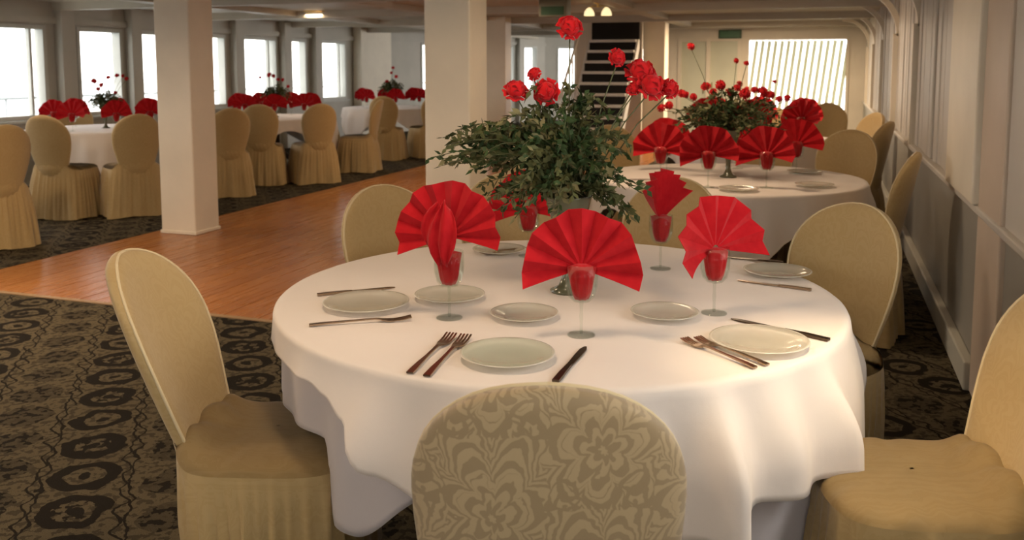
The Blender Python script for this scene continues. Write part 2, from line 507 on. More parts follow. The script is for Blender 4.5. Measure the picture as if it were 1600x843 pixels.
# right wall: skirting, wainscot, sill rail, vertical boards and pilasters
PY0, PY1 = 4.36, 5.28
wr = empty('wall_right', (XR, 0, 0)); wr['kind'] = 'structure'
mb = MB(); mb.box((.06, 3.1, 0), (.2, YB + .1, CZ)); build(mb, 'backing', M['wains'], wr)
mb = MB(); mb.box((.012, 3.1, 0), (.06, YB, .80)); build(mb, 'wainscot', M['wains'], wr)
mb = MB(); mb.box((-.02, 3.1, .80), (.06, YB, .835)); bevel(build(mb, 'sill_rail', M['rwall'], wr), .008)
y = PY1 + .04
k = 0
while y < 14.5:
    wd = random.choice((.17, .20, .24))
    mb = MB(); o = random.uniform(.012, .03); mb.box((o, y, .835), (.06, y + wd - .014, CZ)); bevel(build(mb, 'board', M['rwall'], wr), .006, 1)
    y += wd
mb = MB(); mb.box((.02, 14.5, .835), (.06, YB, CZ)); build(mb, 'panel', M['rwall'], wr)
# cream pilaster, then plain tan panel nearer the camera
mb = MB(); mb.box((-.035, PY0, .835), (.06, PY1, CZ)); bevel(build(mb, 'pilaster', M['white'], wr), .01)
tan = paint('tan_panel_paint', (.56, .46, .37))
mb = MB(); mb.box((-.01, PY0 - .55, .0), (.06, PY0 - .02, CZ)); bevel(build(mb, 'panel', tan, wr), .008)
mb = MB(); mb.box((.005, 3.1, .835), (.06, PY0 - .56, CZ)); build(mb, 'panel', M['rwall'], wr)
bb = sbox('baseboard_right', (XR - .035, PY0 - .02, 0), (XR + .012, YB, .13), paint('baseboard_paint', (.50, .49, .43)), bv=.008)
for yy in (7.75, 10.0, 12.2, 14.4, 16.4):      # white knee brackets of the hull frames
    mb = MB()
    rows = []
    for i in range(13):
        a = PI / 2 * i / 12
        cx_, cz_ = -.42, 1.76
        xo = cx_ + .43 * math.cos(a); zo = cz_ + .46 * math.sin(a)
        xi = min(.012, cx_ + .55 * math.cos(a)) if False else xo + .055 * math.cos(a); zi = zo + .055 * math.sin(a)
        rows.append([(xo, yy - .045, zo), (xo, yy + .045, zo), (xi, yy + .045, min(zi, CZ)), (xi, yy - .045, min(zi, CZ))])
    mb.grid(rows, True, 0, False, True, True)
    mb.box((-.02, yy - .045, .835), (.03, yy + .045, 1.78))
    build(mb, 'knee_frame', M['white'], wr)
window_wall('wall_right.001', (XR, 3.1), (XR, -2.6), [(.5, 1.7), (2.2, 3.4), (3.9, 5.1)], z0=.85, z1=2.0, pier_d=.03)
window_wall('wall_back', (.75, -2.4), (-9.3, -2.4), [(.25, 1.7), (2.2, 3.4)], z0=.8, z1=2.0)

# outside: deck, rail and water
ou = MB(); ou.box((-11.2, -8, -.3), (-9.32, 30, -.05)); o = build(ou, 'trim_2', M['deck']); o['kind'] = 'structure'
ou = MB(); ou.box((-260, -200, -3.2), (-11.2, 260, -3.0)); o = build(ou, 'river', M['water']); tag(o, 'pale grey water outside the left windows', 'water', kind='structure')
rl = empty('deck_railing', (-10.9, 0, -.05))
mb = MB(); mb.tube([(0, -6, 1.05), (0, 26, 1.05)], .022); build(mb, 'top_rail', M['rail'], rl)
for k in range(13):
    mb = MB(); mb.tube([(0, -6 + k * 2.6, 0), (0, -6 + k * 2.6, 1.05)], .016); build(mb, 'post', M['rail'], rl)
tag(rl, 'thin grey deck railing outside the left windows', 'railing')

# ------------------------------------------------------------------ columns
def column(label, x0, y0, x1, y1):
    c = empty('column', ((x0 + x1) / 2, (y0 + y1) / 2, 0)); hx, hy = (x1 - x0) / 2, (y1 - y0) / 2
    mb = MB(); mb.box((-hx, -hy, 0), (hx, hy, CZ)); bevel(build(mb, 'shaft', M['column'], c), .012)
    mb = MB(); mb.box((-hx - .008, -hy - .008, 0), (hx + .008, hy + .008, .03)); bevel(build(mb, 'plinth', M['column'], c), .004)
    tag(c, label, 'column'); return c
column('square cream column at the left edge of the wooden dance floor', -5.44, 6.30, -5.08, 6.62)
column('square cream column behind the red and green centrepiece of the front table', -2.585, 5.60, -2.25, 5.93)
column('distant square cream column left of the staircase', -5.20, 13.65, -4.87, 13.95)
column('narrow beige column at the right side of the staircase', -2.90, 15.0, -2.53, 15.35)

# ------------------------------------------------------------------ staircase
st = empty('staircase', (-3.74, 13.0, 0))
SW, RUN, RISE = .84, .155, .172
for k in range(11):
    z = RISE * (k + 1)
    mb = MB(); mb.box((.03, k * RUN - .02, z - .045), (SW - .03, k * RUN + RUN, z)); bevel(build(mb, 'tread', M['tread'], st), .006, 1)
    mb = MB(); mb.box((.03, k * RUN + .01, z - RISE), (SW - .03, k * RUN + .025, z - .045)); build(mb, 'step_gap_shade', M['black'], st)  # black board stands in for the shade between open treads
for x in (0, SW - .03):
    mb = MB(); p = [(0, -.05, 0), (0, .20, 0), (0, 11 * RUN, 10.2 * RISE), (0, 11 * RUN, 11 * RISE), (0, 11 * RUN - .10, 11 * RISE)]
    a = [(x, q[1], q[2]) for q in p]; b = [(x + .03, q[1], q[2]) for q in p]; n = len(p)
    mb.add(a + b, [tuple(range(n))[::-1], tuple(range(n, 2 * n))] + [(i, (i + 1) % n, n + (i + 1) % n, n + i) for i in range(n)], 0, False)
    build(mb, 'stringer', M['tread'], st)
mb = MB(); mb.tube([(-.03, -.03, .95), (-.03, 1.2, 2.05)], .022, 8); build(mb, 'handrail', M['tread'], st)
for k in range(6):
    yb = .0 + k * .18
    mb = MB(); mb.tube([(-.03, yb, max(0, (yb - .1) / RUN * RISE)), (-.03, yb, .98 + yb * .894)], .013); build(mb, 'baluster', M['tread'], st)
tag(st, 'steep white staircase with black boards for shaded step gaps in the middle distance', 'staircase')
sw = empty('trim_3', (-3.74, 14.75, 0)); sw['kind'] = 'structure'
mb = MB(); mb.box((.02, 0, 1.80), (SW - .02, .05, CZ - .02)); build(mb, 'opening_shade_panel', M['black'], sw)  # black panel painted as the darkness above the stairs
mb = MB(); mb.box((-.30, .06, 0), (SW + .02, .14, CZ)); build(mb, 'backing', M['white'], sw)

hb = empty('ceiling_box', (-3.05, 10.3, 2.10))
mb = MB(); mb.box((-.17, -.10, -.07), (.17, .10, .15)); bevel(build(mb, 'case', M['box'], hb), .01)
mb = MB(); mb.box((-.14, -.104, -.05), (.14, -.098, .05)); build(mb, 'front_panel', M['sign'], hb)
tag(hb, 'olive grey box hanging from the ceiling above the red roses', 'ceiling box')
lp = empty('pendant_lamp', (-2.70, 11.0, CZ))
mb = MB(); mb.lathe([(.06, 0), (.06, -.02), (.012, -.03), (.012, -.07)], 12); build(mb, 'canopy', M['brass'], lp)
for sx in (-.11, .11):
    mb = MB(); mb.tube([(0, 0, -.06), (sx * .6, 0, -.05), (sx, 0, -.075)], .008); build(mb, 'arm', M['brass'], lp)
    mb = MB(); mb.lathe([(.015, 0), (.04, -.02), (.062, -.06), (.068, -.10)], 16, 0, (sx, 0, -.07), True, False); build(mb, 'lamp_shade', M['shade'], lp)
tag(lp, 'small ceiling lamp with two cream glass shades near the staircase', 'lamp')

# fittings of the added ceiling lamps
mbr = MB(); mbr.lathe([(.17, 0), (.205, 0), (.205, -.012), (.17, -.02)], 24, cap0=False, cap1=False); ring_me = mbr.mesh('ring', M['brass'])
for i, (x, y) in enumerate(ADDED_LAMPS):
    f = empty('added_ceiling_light', (x, y, CZ))
    link('trim_ring', ring_me, f)
    tag(f, 'added round brass rimmed ceiling light, %s from the left of the room' % 'first second third fourth fifth sixth seventh eighth ninth'.split()[sorted(ADDED_LAMPS).index((x, y))], 'ceiling light', 'added ceiling lights')

# ------------------------------------------------------------------ chairs
def back_surface(W=.215, zb=.36, zt=.958, wb=.138, tilt=12.0, th=.055, yoff=-.20):
    """half-width by height, then a pillow shaped slab; returns point(u,z,side) and rows"""
    def hw(z):
        zc = zt - .21
        if z > zc: return W * math.sqrt(max(0, 1 - ((z - zc) / (zt - zc)) ** 2.25))
        t = (z - zb) / (zc - zb); t = t * t * (3 - 2 * t)
        return wb + (W - wb) * t
    def P(u, z, side):
        h = hw(z)
        y = yoff - math.tan(R(tilt)) * (z - .45) + .05 * (u * h / W) ** 2
        edge = max(0, 1 - abs(u) ** 5)
        topf = min(1, (max(0, zt - z) / .03)) ** .5
        y += side * th / 2 * (.28 + .72 * edge ** .5) * (.25 + .75 * topf)
        return (u * h, y, z)
    zs = [zb + (zt - .21 - zb) * i / 8 for i in range(8)] + [zt - .21 + .21 * math.sin(PI / 2 * i / 12) for i in range(13)]
    return P, zs, hw

def smooth01(t):
    t = max(0, min(1, t)); return t * t * (3 - 2 * t)
def make_chair_meshes(seed, tilt=12.0, cover='cover', W=.215, wb=.138, flare=.11, inset=.085):
    rnd = random.Random(seed)
    P, zs, hw = back_surface(tilt=tilt, W=W, wb=wb)
    us = [math.sin(PI / 2 * (j / 8 - 1)) for j in range(17)]
    mb = MB()
    rows = []
    for z in zs:
        rows.append([P(u, z, 1) for u in us] + [P(u, z, -1) for u in reversed(us)])
    mb.grid(rows, True, 0, True, True, True)
    back = mb.mesh('backrest', M[cover])
    # piping along the front edge
    pts = [P(-.985, z, 1) for z in zs[:-1]] + [P(u, zs[-1], 1) for u in (-.5, 0, .5)] + [P(.985, z, 1) for z in reversed(zs[:-1])]
    mb = MB(); mb.tube(pts, .004, 6); pipe = mb.mesh('piping', M['pipe'])
    # seat cushion
    mb = MB()
    def rr(a, hx, hy, p=4.0):
        c, s = math.cos(a), math.sin(a)
        k = (abs(c) ** p + abs(s) ** p) ** (-1 / p)
        return hx * k * c, hy * k * s
    N = 120
    rows = []
    for sc, z in [(0.02, .487), (.2, .487), (.4, .486), (.55, .485), (.7, .482), (.8, .479), (.88, .474), (.94, .467), (.98, .459), (1.0, .450)]:
        row = []
        for j in range(N):
            a = 2 * PI * j / N; x, y = rr(a, .231, .226); x *= sc; y *= sc
            lip = smooth01((-y - .10) / .09) * smooth01((.235 - abs(x)) / .10)
            wr = (.0030 * math.sin(12 * a + seed) + .0025 * math.sin(19 * a + 2 * seed)) * sc ** 4 * (0 if sc > .99 else 1)
            row.append((x, y + .01, z + wr + lip * (.045 + .008 * math.sin(40 * x + seed))))
        rows.append(row)
    mb.grid(rows, True, 0, True, True, False)
    seat = mb.mesh('seat', M[cover])
    # skirt with gathered folds
    N = 120
    ph = [rnd.uniform(0, 6.28) for _ in range(6)]
    rows = []
    for i in range(14):
        t = i / 13
        z = .442 * (1 - t) + .008
        row = []
        for j in range(N):
            a = 2 * PI * j / N
            x, y = rr(a, .231, .226)
            f = math.sin(9 * a + ph[0]) * .5 + math.sin(15 * a + ph[1]) * .4 + math.sin(23 * a + ph[2]) * .25 + math.sin(4 * a + ph[4]) * .5
            gath = math.sin(41 * a + ph[3] + 2 * t) * (.013 * (1 - t * .7) * min(1, t * 3))
            zl = 0 if i else smooth01((-y - .10) / .09) * smooth01((.235 - abs(x)) / .10) * (.045 + .008 * math.sin(40 * x + seed))
            k = 1 + (flare * t ** .8 + .085 * f * t ** .8 + gath / .2)
            
            row.append((x * k, y * k + .01 + inset * t * max(0, min(1, -y / .15)), z + zl + .006 * math.sin(5 * a + ph[5]) * t))
        rows.append(row)
    mb.grid(rows, True, 0, True, False, False)
    skirt = mb.mesh('skirt', M[cover])
    # sash-like gather where the back meets the seat
    mb = MB()
    row = []
    rows = []
    for i in range(5):
        t = i / 4
        rw = []
        for j in range(25):
            u = -1 + j / 12
            z = .40 + .10 * t + .006 * math.sin(14 * u + seed + 3 * t)
            h = hw(max(z, .401)) * 1.03
            rw.append((u * h, -.20 - math.tan(R(tilt)) * (z - .45) + .05 * u * u - .034 - .008 * math.sin(PI * t) + .004 * math.sin(22 * u + 6 * t), z))
        rows.append(rw)
    mb.grid(rows, False, 0, True)
    gather = mb.mesh('back_gather', M[cover])
    return back, pipe, seat, skirt, gather

CHL = make_chair_meshes(3, 21, W=.205)
CH = [make_chair_meshes(3, 17), make_chair_meshes(11, 15), make_chair_meshes(23, 14)]
CHD = make_chair_meshes(5, 12, 'damask', .226, .19)
CHF = [make_chair_meshes(40 + k, 12, flare=.22, inset=.0) for k in range(3)]
CHR = make_chair_meshes(31, 20, W=.20)
def chair(x, y, face, label, group=None, v=0, meshes=None, sc=1.0):
    """x,y: seat centre on the floor; face: degrees of facing direction"""
    b, p, s, k, g = meshes or CH[v % 3]
    c = empty('banquet_chair', (x, y, 0), R(face - 90)); c.scale = (sc, sc, sc)
    bo = link('backrest', b, c); link('piping', p, bo)
    link('seat', s, c); link('skirt', k, c); link('back_gather', g, c)
    tag(c, label, 'chair', group); return c
def chair_top(x, y, face, label, group=None, v=0, meshes=None, off=.335):
    """x,y: where the top of the back stands"""
    a = R(face); return chair(x + off * math.cos(a), y + off * math.sin(a), face, label, group, v, meshes)

G1 = 'covered chairs around the front table'
chair_top(-.385, 1.27, 106, 'chair in patterned damask cover seen from behind in front of the main table', G1, meshes=CHD, off=.305)
chair_top(-1.71, 1.87, 17, 'gold covered chair at the left of the front table, its seat showing', G1, 0, CHL, .365)
chair(.235, 2.26, 195, 'gold covered chair cut by the right edge of the photo, beside the front table', G1, 1, CHR)
chair_top(.137, 3.40, 236, 'beige covered chair behind the right side of the front table, round back facing us', G1, 2)
chair_top(-1.72, 3.28, 324, 'beige covered chair behind the left side of the front table against the wooden floor', G1, 1)
chair_top(-1.37, 3.84, 295, 'beige covered chair at the back of the front table, mostly hidden behind the left napkins', G1, 2)
chair_top(-.60, 3.92, 262, 'beige covered chair at the back of the front table behind the edge-on red napkin', G1, 0)

# ------------------------------------------------------------------ tables
def smoothstep(t): t = max(0, min(1, t)); return t * t * (3 - 2 * t)
def interp(ang, tab):
    ang = (ang + 200) % 360 - 200
    for (a0, d0), (a1, d1) in zip(tab, tab[1:]):
        if a0 <= ang <= a1: return d0 + (d1 - d0) * smoothstep((ang - a0) / max(1e-6, a1 - a0))
    return tab[-1][1]
def poly_profile(corners, Rc):
    cs = sorted(corners)
    def f(deg):
        d = (deg - cs[0]) % 360 + cs[0]
        for a, b in zip(cs, cs[1:] + [cs[0] + 360]):
            if a <= d <= b:
                m_, h = (a + b) / 2, (b - a) / 2
                return Rc * math.cos(R(h)) / math.cos(R(d - m_))
        return Rc
    return f
def cloth_mesh(name, Rr, zt, drop, ridge, m, N=360, flare=.05, waves=(11, 17, 29), amp=.012, seed=1, poly=None, N2=0):
    rnd = random.Random(seed); ph = [rnd.uniform(0, 6.28) for _ in waves]
    rows = [[(.002 * math.cos(2 * PI * j / N), .002 * math.sin(2 * PI * j / N), zt) for j in range(N)]]
    for r in (.25, .5, .75, .9, .97):
        rows.append([(Rr * r * math.cos(2 * PI * j / N), Rr * r * math.sin(2 * PI * j / N), zt) for j in range(N)])
    NT_ = 18
    for i in range(NT_ + 1):
        t = i / NT_
        row = []
        for j in range(N):
            a = 2 * PI * j / N; deg = math.degrees(a)
            D = drop(deg)
            s = t * D
            e = .02
            if s < e: rad = Rr - e * .35 + e * .35 * math.sin(PI / 2 * s / e); z = zt - s * .6 * (s / e)
            else: rad = Rr; z = zt - .6 * e - (s - e) * (D - .6 * e) / max(D - e, 1e-4)
            fall = smoothstep(s / .18)
            f = sum(math.sin(wv * a + p) for wv, p in zip(waves, ph)) / len(waves)
            if poly:
                k_ = smoothstep(s / .22); rad = rad * (1 - k_) + max(RT_MIN, poly(deg)) * k_
            rad += flare * s + amp * f * fall * 1.6 + ridge(deg) * fall
            row.append((rad * math.cos(a), rad * math.sin(a), z))
        rows.append(row)
    mb = MB(); mb.grid(rows, True, 0, True, True, False)
    return mb.mesh(name, m)
def gauss(d, c, s): x = (d - c + 180) % 360 - 180; return math.exp(-(x / s) ** 2)
def solidify(o, t=.002):
    m = o.modifiers.new('thickness', 'SOLIDIFY'); m.thickness = t; m.offset = 0
    return o
def table_base(label, x, y, rad=.80):
    t = empty('banquet_table', (x, y, 0))
    mb = MB(); mb.lathe([(rad, .70), (rad, .738)], 48); build(mb, 'tabletop', M['brown'], t)
    mb = MB(); mb.lathe([(.05, .30), (.05, .70)], 14); build(mb, 'pedestal', M['brown'], t)
    for k in range(4):
        a = PI / 4 + k * PI / 2
        mb = MB(); mb.tube([(.03 * math.cos(a), .03 * math.sin(a), .32), (.2 * math.cos(a), .2 * math.sin(a), .14), (.36 * math.cos(a), .36 * math.sin(a), .025)], [.03, .028, .022], 8)
        build(mb, 'leg', M['brown'], t)
    tag(t, label, 'table'); return t
TC = (-.758, 2.60); RT = .845; RT_MIN = .852
table_base('round table under white cloths nearest the camera', *TC, .815)
up_tab = [(-200, .17), (-165, .10), (-140, .075), (-119, .07), (-113, .085), (-107, .115), (-101, .21), (-92, .265), (-75, .30), (-60, .335), (-53, .33), (-49.5, .36), (-46.5, .275), (-25, .275), (-10, .36), (2, .37), (15, .25), (60, .24), (110, .24), (160, .17)]
lo_tab = [(-200, .26), (-165, .24), (-118, .22), (-113, .41), (-108, .41), (-94, .28), (-85, .30), (-60, .50), (-40, .70), (-24, .70), (-12, .34), (5, .27), (40, .25), (90, .25), (160, .26)]
def r_up(d): return .038 * gauss(d, -49.5, 2.4) + .02 * gauss(d, -104, 3) - .028 * gauss(d, -44, 3) - .022 * gauss(d, -57, 3) + .03 * gauss(d, -65, 3) - .015 * gauss(d, -96, 4) + .02 * gauss(d, -86, 4) + .02 * gauss(d, -121, 3) + .024 * gauss(d, -24, 2.2) - .015 * gauss(d, -31, 3) + .018 * gauss(d, -37, 3)
poly_up = poly_profile([-172, -121, -104, -76, -49, -24, 14, 60, 110, 150], .918)
def r_lo(d): return .02 * gauss(d, -24, 5) + .03 * gauss(d, -110, 5) + .012 * gauss(d, -40, 8) - .02 * gauss(d, -80, 10)
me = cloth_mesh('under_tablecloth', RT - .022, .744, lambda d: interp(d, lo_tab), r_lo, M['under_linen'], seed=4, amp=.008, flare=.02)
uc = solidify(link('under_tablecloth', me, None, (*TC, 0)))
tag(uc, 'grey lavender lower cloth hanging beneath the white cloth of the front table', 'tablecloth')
me = cloth_mesh('tablecloth', RT, .750, lambda d: interp(d, up_tab), r_up, M['linen'], seed=9, amp=.006, flare=.05, poly=poly_up)
tc = solidify(link('tablecloth', me, None, (*TC, 0)))
tag(tc, 'white upper tablecloth covering the front table with pointed folds', 'tablecloth')

T2, T3 = (-.56, 5.75), (-.62, 8.9)
L1, L2, L3 = (-7.72, 8.10), (-7.25, 10.75), (-7.1, 14.0)
BT = [('second table along the right wall', T2), ('third table along the right wall', T3),
      ('left window table', L1), ('middle window table', L2), ('farthest window table', L3)]
bg_drop = lambda k: (lambda d: .31 + .15 * math.cos(R(4 * (d + 25 * k))) + .02 * math.sin(R(3 * d + 40 * k)))
bg_meshes = [cloth_mesh('tablecloth', .83, .75, bg_drop(k), (lambda d, k=k: .045 * max(0, math.cos(R(4 * (d + 25 * k)))) ** 6), M['linen'], N=120, seed=20 + k, amp=.02, flare=.10) for k in range(3)]
for i, (nm, p) in enumerate(BT):
    table_base('round table under a white cloth, ' + nm, *p)
    tag(link('tablecloth', bg_meshes[i % 3], None, (*p, 0)), 'white tablecloth draped over the ' + nm, 'tablecloth', 'white tablecloths of the farther tables')

# ------------------------------------------------------------------ tableware prototypes
def lathe_mesh(name, prof, m, n=24, cap0=True, cap1=False):
    mb = MB(); mb.lathe(prof, n, cap0=cap0, cap1=cap1); return mb.mesh(name, m)
bowl_me = lathe_mesh('bowl', [(.004, .088), (.022, .090), (.034, .102), (.041, .128), (.042, .155), (.040, .188), (.0385, .188), (.040, .155), (.039, .13), (.032, .105), (.020, .093), (.003, .092)], M['glass'], 28)
stem_me = lathe_mesh('stem', [(.0042, .004), (.0038, .03), (.0055, .05), (.0038, .065), (.0055, .088)], M['glass'], 12)
foot_me = lathe_mesh('foot', [(.036, 0), (.036, .0025), (.02, .005), (.006, .010), (.004, .012)], M['glass'], 28)
def goblet(x, y, label, group):
    g = empty('goblet', (x, y, .751)); link('bowl', bowl_me, g); link('stem', stem_me, g); link('foot', foot_me, g)
    return tag(g, label, 'glass', group)

def fan_mesh(a0=-108, a1=108, Rr=.152, pleats=8, amp=.012, droop=.03, piv=.165, seed=0, skew=0.0):
    rnd = random.Random(seed); mb = MB()
    n = pleats * 2
    rows = []
    for i in range(9):
        q = i / 8
        row = []
        for j in range(n + 1):
            a = R(a0 + (a1 - a0) * j / n)
            rr_ = (.012 + (Rr * (1 + .03 * math.sin(j * 1.7 + seed)) - .012) * q)
            zz = (1 if j % 2 else -1) * amp * q ** .8
            rel = (2 * j / n - 1)
            y = zz - droop * q * q * rel * rel * 1.2 + skew * q * rel * .05
            row.append((rr_ * math.sin(a), y, piv + rr_ * math.cos(a) * (1.0) + .004 * q))
        rows.append(row)
    mb.grid(rows, False, 0, False)
    return mb.mesh('fan', M['red'])
def base_mesh(seed=0):
    mb = MB(); rows = []; N = 28
    for i in range(7):
        t = i / 6; z = .0955 + .085 * t
        r = .016 + .017 * t ** .6
        rows.append([((r * (1 + .16 * math.cos(7 * 2 * PI * j / N + 1.3 * i * .2 + seed))) * math.cos(2 * PI * j / N), r * (1 + .16 * math.cos(7 * 2 * PI * j / N + seed)) * math.sin(2 * PI * j / N), z) for j in range(N)])
    rows.append([(p[0] * .3, p[1] * .3, .188) for p in rows[-1]])
    mb.grid(rows, True, 0, True, True, True)
    return mb.mesh('gathered_base', M['red'])
def ruffle_mesh():
    mb = MB(); rows = []
    for i in range(9):
        t = i / 8
        z = .29 - .17 * t
        wdt = .018 + .034 * math.sin(PI * min(1, t * 1.05)) ** .8
        row = []
        for j in range(15):
            u = j / 7 - 1
            row.append((u * wdt - .018 * t * (1 - t) * 4 * .5, -.030 - .018 * math.cos(u * 1.4) + .009 * math.sin(9 * u + 4 * t) - .012 * math.sin(PI * t), z + .012 * math.sin(5 * u + 2 * t) + .02 * abs(u) * (t - .5)))
        rows.append(row)
    mb.grid(rows, False, 0, True)
    return mb.mesh('front_curl', M['red'])
fan_main = fan_mesh(seed=1); fan_b = fan_mesh(-112, 100, .150, 8, .012, .045, seed=2); fan_c = fan_mesh(-112, 100, .15, 9, .009, .02, seed=3)
fan_n = fan_mesh(-56, 60, .172, 8, .020, .02, seed=5)
fan_low = fan_mesh(-104, 104, .15, 7, .014, .03, seed=4)
base_me = base_mesh(); ruf_me = ruffle_mesh()
def napkin(x, y, rz, label, group, fan=None, curl=False, tilt=0, lift=0):
    n = empty('fan_napkin', (x, y, .751), R(rz))
    f = solidify(link('fan', fan or fan_main, n), .0016)
    if tilt: f.rotation_euler = (R(tilt), 0, 0)
    f.location.z = lift
    link('gathered_base', base_me, n)
    if curl:
        c_ = solidify(link('front_curl', ruf_me, n), .0016); c_.location = (0, 0, lift * .6); c_.scale = (1, 1, 1.0)
    return tag(n, label, 'napkin', group)

# front table: goblet + napkin per place
NG, GG = 'red fan napkins on the front table', 'stemmed glasses on the front table'
sets = [(-.96, 2.23, 2, fan_c, True, .062, 'leftmost on the front table, its fan opening behind a bright curl'),
        (-.575, 2.195, 14, fan_main, False, .008, 'front and centre, fully spread towards the camera'),
        (-.275, 2.52, 50, fan_b, False, .018, 'at the right of the front table beside the warm lit plate'),
        (-.515, 3.03, 72, fan_n, False, 0, 'seen almost edge-on at the back right of the front table'),
        (-1.01, 3.08, 28, fan_low, False, 0, 'at the back of the front table below the foliage')]
for x, y, rz, fn, cu, tl, ds in sets:
    goblet(x, y, 'glass holding the napkin ' + ds, GG)
    napkin(x, y, rz, 'red pleated napkin ' + ds, NG, fn, cu, 0, tl)

pl_prof = [(.058, .002), (.062, 0), (.068, .002), (.085, .008), (.108, .014), (.110, .016), (.107, .0165), (.086, .011), (.066, .0055), (.02, .0045), (.001, .0045)]
plate_me = lathe_mesh('plate_body', pl_prof, M['china'], 48)
glass_plate = lathe_mesh('plate_body', pl_prof, pressed_glass('pale_green_pressed_glass', (.60, .62, .52), .5), 48)
rim_mb = MB(); rim_mb.lathe([(.1055, .0162), (.1105, .0168), (.1112, .0155)], 48, cap0=False, cap1=False); rim_me = rim_mb.mesh('plate_rim', mat('pale_glass_rim', (.55, .52, .45), .2))
def plate(x, y, label, sc=1.0, glass=False):
    p = empty('plate', (x, y, .752)); p.scale = (sc, sc, 1)
    link('plate_body', glass_plate if glass else plate_me, p); link('plate_rim', rim_me, p)
    return tag(p, label, 'plate', 'plates on the front table')
plate(-.692, 1.955, 'pale glass plate nearest the damask chair, between the forks and the dark knife', 1.02, True)
plate(-1.235, 2.262, 'pale plate at the far left of the front table between two lines of cutlery', 1.12)
plate(-1.04, 2.42, 'pale plate behind the foot of the leftmost napkin glass', .95)
plate(-.765, 2.30, 'pale plate left of the central napkin glass', .85)
plate(-.40, 2.44, 'pale plate between the central and right napkin glasses', .85)
plate(-.135, 2.262, 'warm lit plate at the right edge of the front table', 1.1)
plate(-.13, 3.07, 'pale plate at the back right of the front table behind the right napkin', 1.0)
plate(-1.13, 3.10, 'pale plate at the back left of the front table under the left napkin fan', .9)

def cut_box(pts):     # list of (y, halfwidth, z, thickness)
    mb = MB(); rows = []
    for y, hw, z, t in pts:
        rows.append([(-hw, y, z), (hw, y, z), (hw, y, z + t), (-hw, y, z + t)])
    mb.grid(rows, True, 0, False, True, True); return mb
def fork_parts(m):
    h = cut_box([(-.14, .008, .002, .004), (-.10, .007, .004, .004), (-.03, .0038, .006, .0035), (.04, .0038, .008, .0035), (.055, .008, .006, .003)]).mesh('handle', m)
    mb = cut_box([(.055, .009, .005, .003), (.075, .0145, .002, .003), (.092, .0145, .002, .003)])
    for k in range(4):
        x = -.0123 + k * .0082
        rows = [[(x - .0022, yy, zz), (x + .0022, yy, zz), (x + .0022, yy, zz + .0025), (x - .0022, yy, zz + .0025)] for yy, zz in ((.090, .002), (.115, .004), (.14, .009))]
        mb.grid(rows, True, 0, False, True, True)
    return h, mb.mesh('tines', m)
def knife_parts(m, m2):
    h = cut_box([(-.14, .0085, .001, .006), (-.08, .0075, .001, .007), (-.02, .006, .001, .006)]).mesh('handle', m)
    b = cut_box([(-.02, .007, .002, .003), (.06, .0095, .001, .003), (.11, .0085, .001, .003), (.135, .003, .001, .002)]).mesh('blade', m2)
    return h, b
FK = fork_parts(M['metal']); KN = knife_parts(M['dark_metal'], M['dark_metal']); KN2 = knife_parts(M['metal'], M['metal'])
def cutlery(kind, a, b, label, parts, length=None):
    """a: tip, b: handle end, on the table"""
    a, b = Vector(a), Vector(b); c = (a + b) / 2; d = a - b
    o = empty('table_' + kind, (c.x, c.y, .752), math.atan2(d.y, d.x) - PI / 2)
    s = (d.length) / .28; o.scale = (max(s, .9), s, 1)
    for nm, me_ in zip(('handle', 'tines' if kind == 'fork' else 'blade'), parts): link(nm, me_, o)
    tag(o, label, kind, 'cutlery on the front table')
cutlery('fork', (-.885, 2.07), (-.862, 1.775), 'left one of the two forks beside the front glass plate', FK)
cutlery('fork', (-.845, 2.07), (-.818, 1.770), 'right one of the two forks beside the front glass plate', FK)
cutlery('knife', (-.537, 2.10), (-.537, 1.832), 'dark knife below the central napkin glass, right of the front glass plate', KN)
cutlery('knife', (-1.25, 2.485), (-1.43, 2.315), 'knife along the rear side of the far left plate', KN2)
cutlery('fork', (-1.05, 2.175), (-1.28, 2.028), 'fork lying in front of the far left plate', FK)
cutlery('fork', (-.315, 2.225), (-.13, 2.068), 'outer fork in front of the warm lit plate', FK)
cutlery('fork', (-.285, 2.245), (-.105, 2.098), 'inner fork touching the front of the warm lit plate', FK)
cutlery('knife', (-.227, 2.471), (.03, 2.347), 'dark knife behind the warm lit plate at the table edge', KN)
cutlery('knife', (-.25, 2.93), (-.02, 2.87), 'dull knife in front of the back right plate', KN2)
cutlery('knife', (-.32, 3.28), (-.12, 3.25), 'small dark knife at the back right of the table beyond the right napkin', KN)
cutlery('fork', (-1.17, 3.02), (-1.05, 3.20), 'fork lying across the back left of the front table', FK)

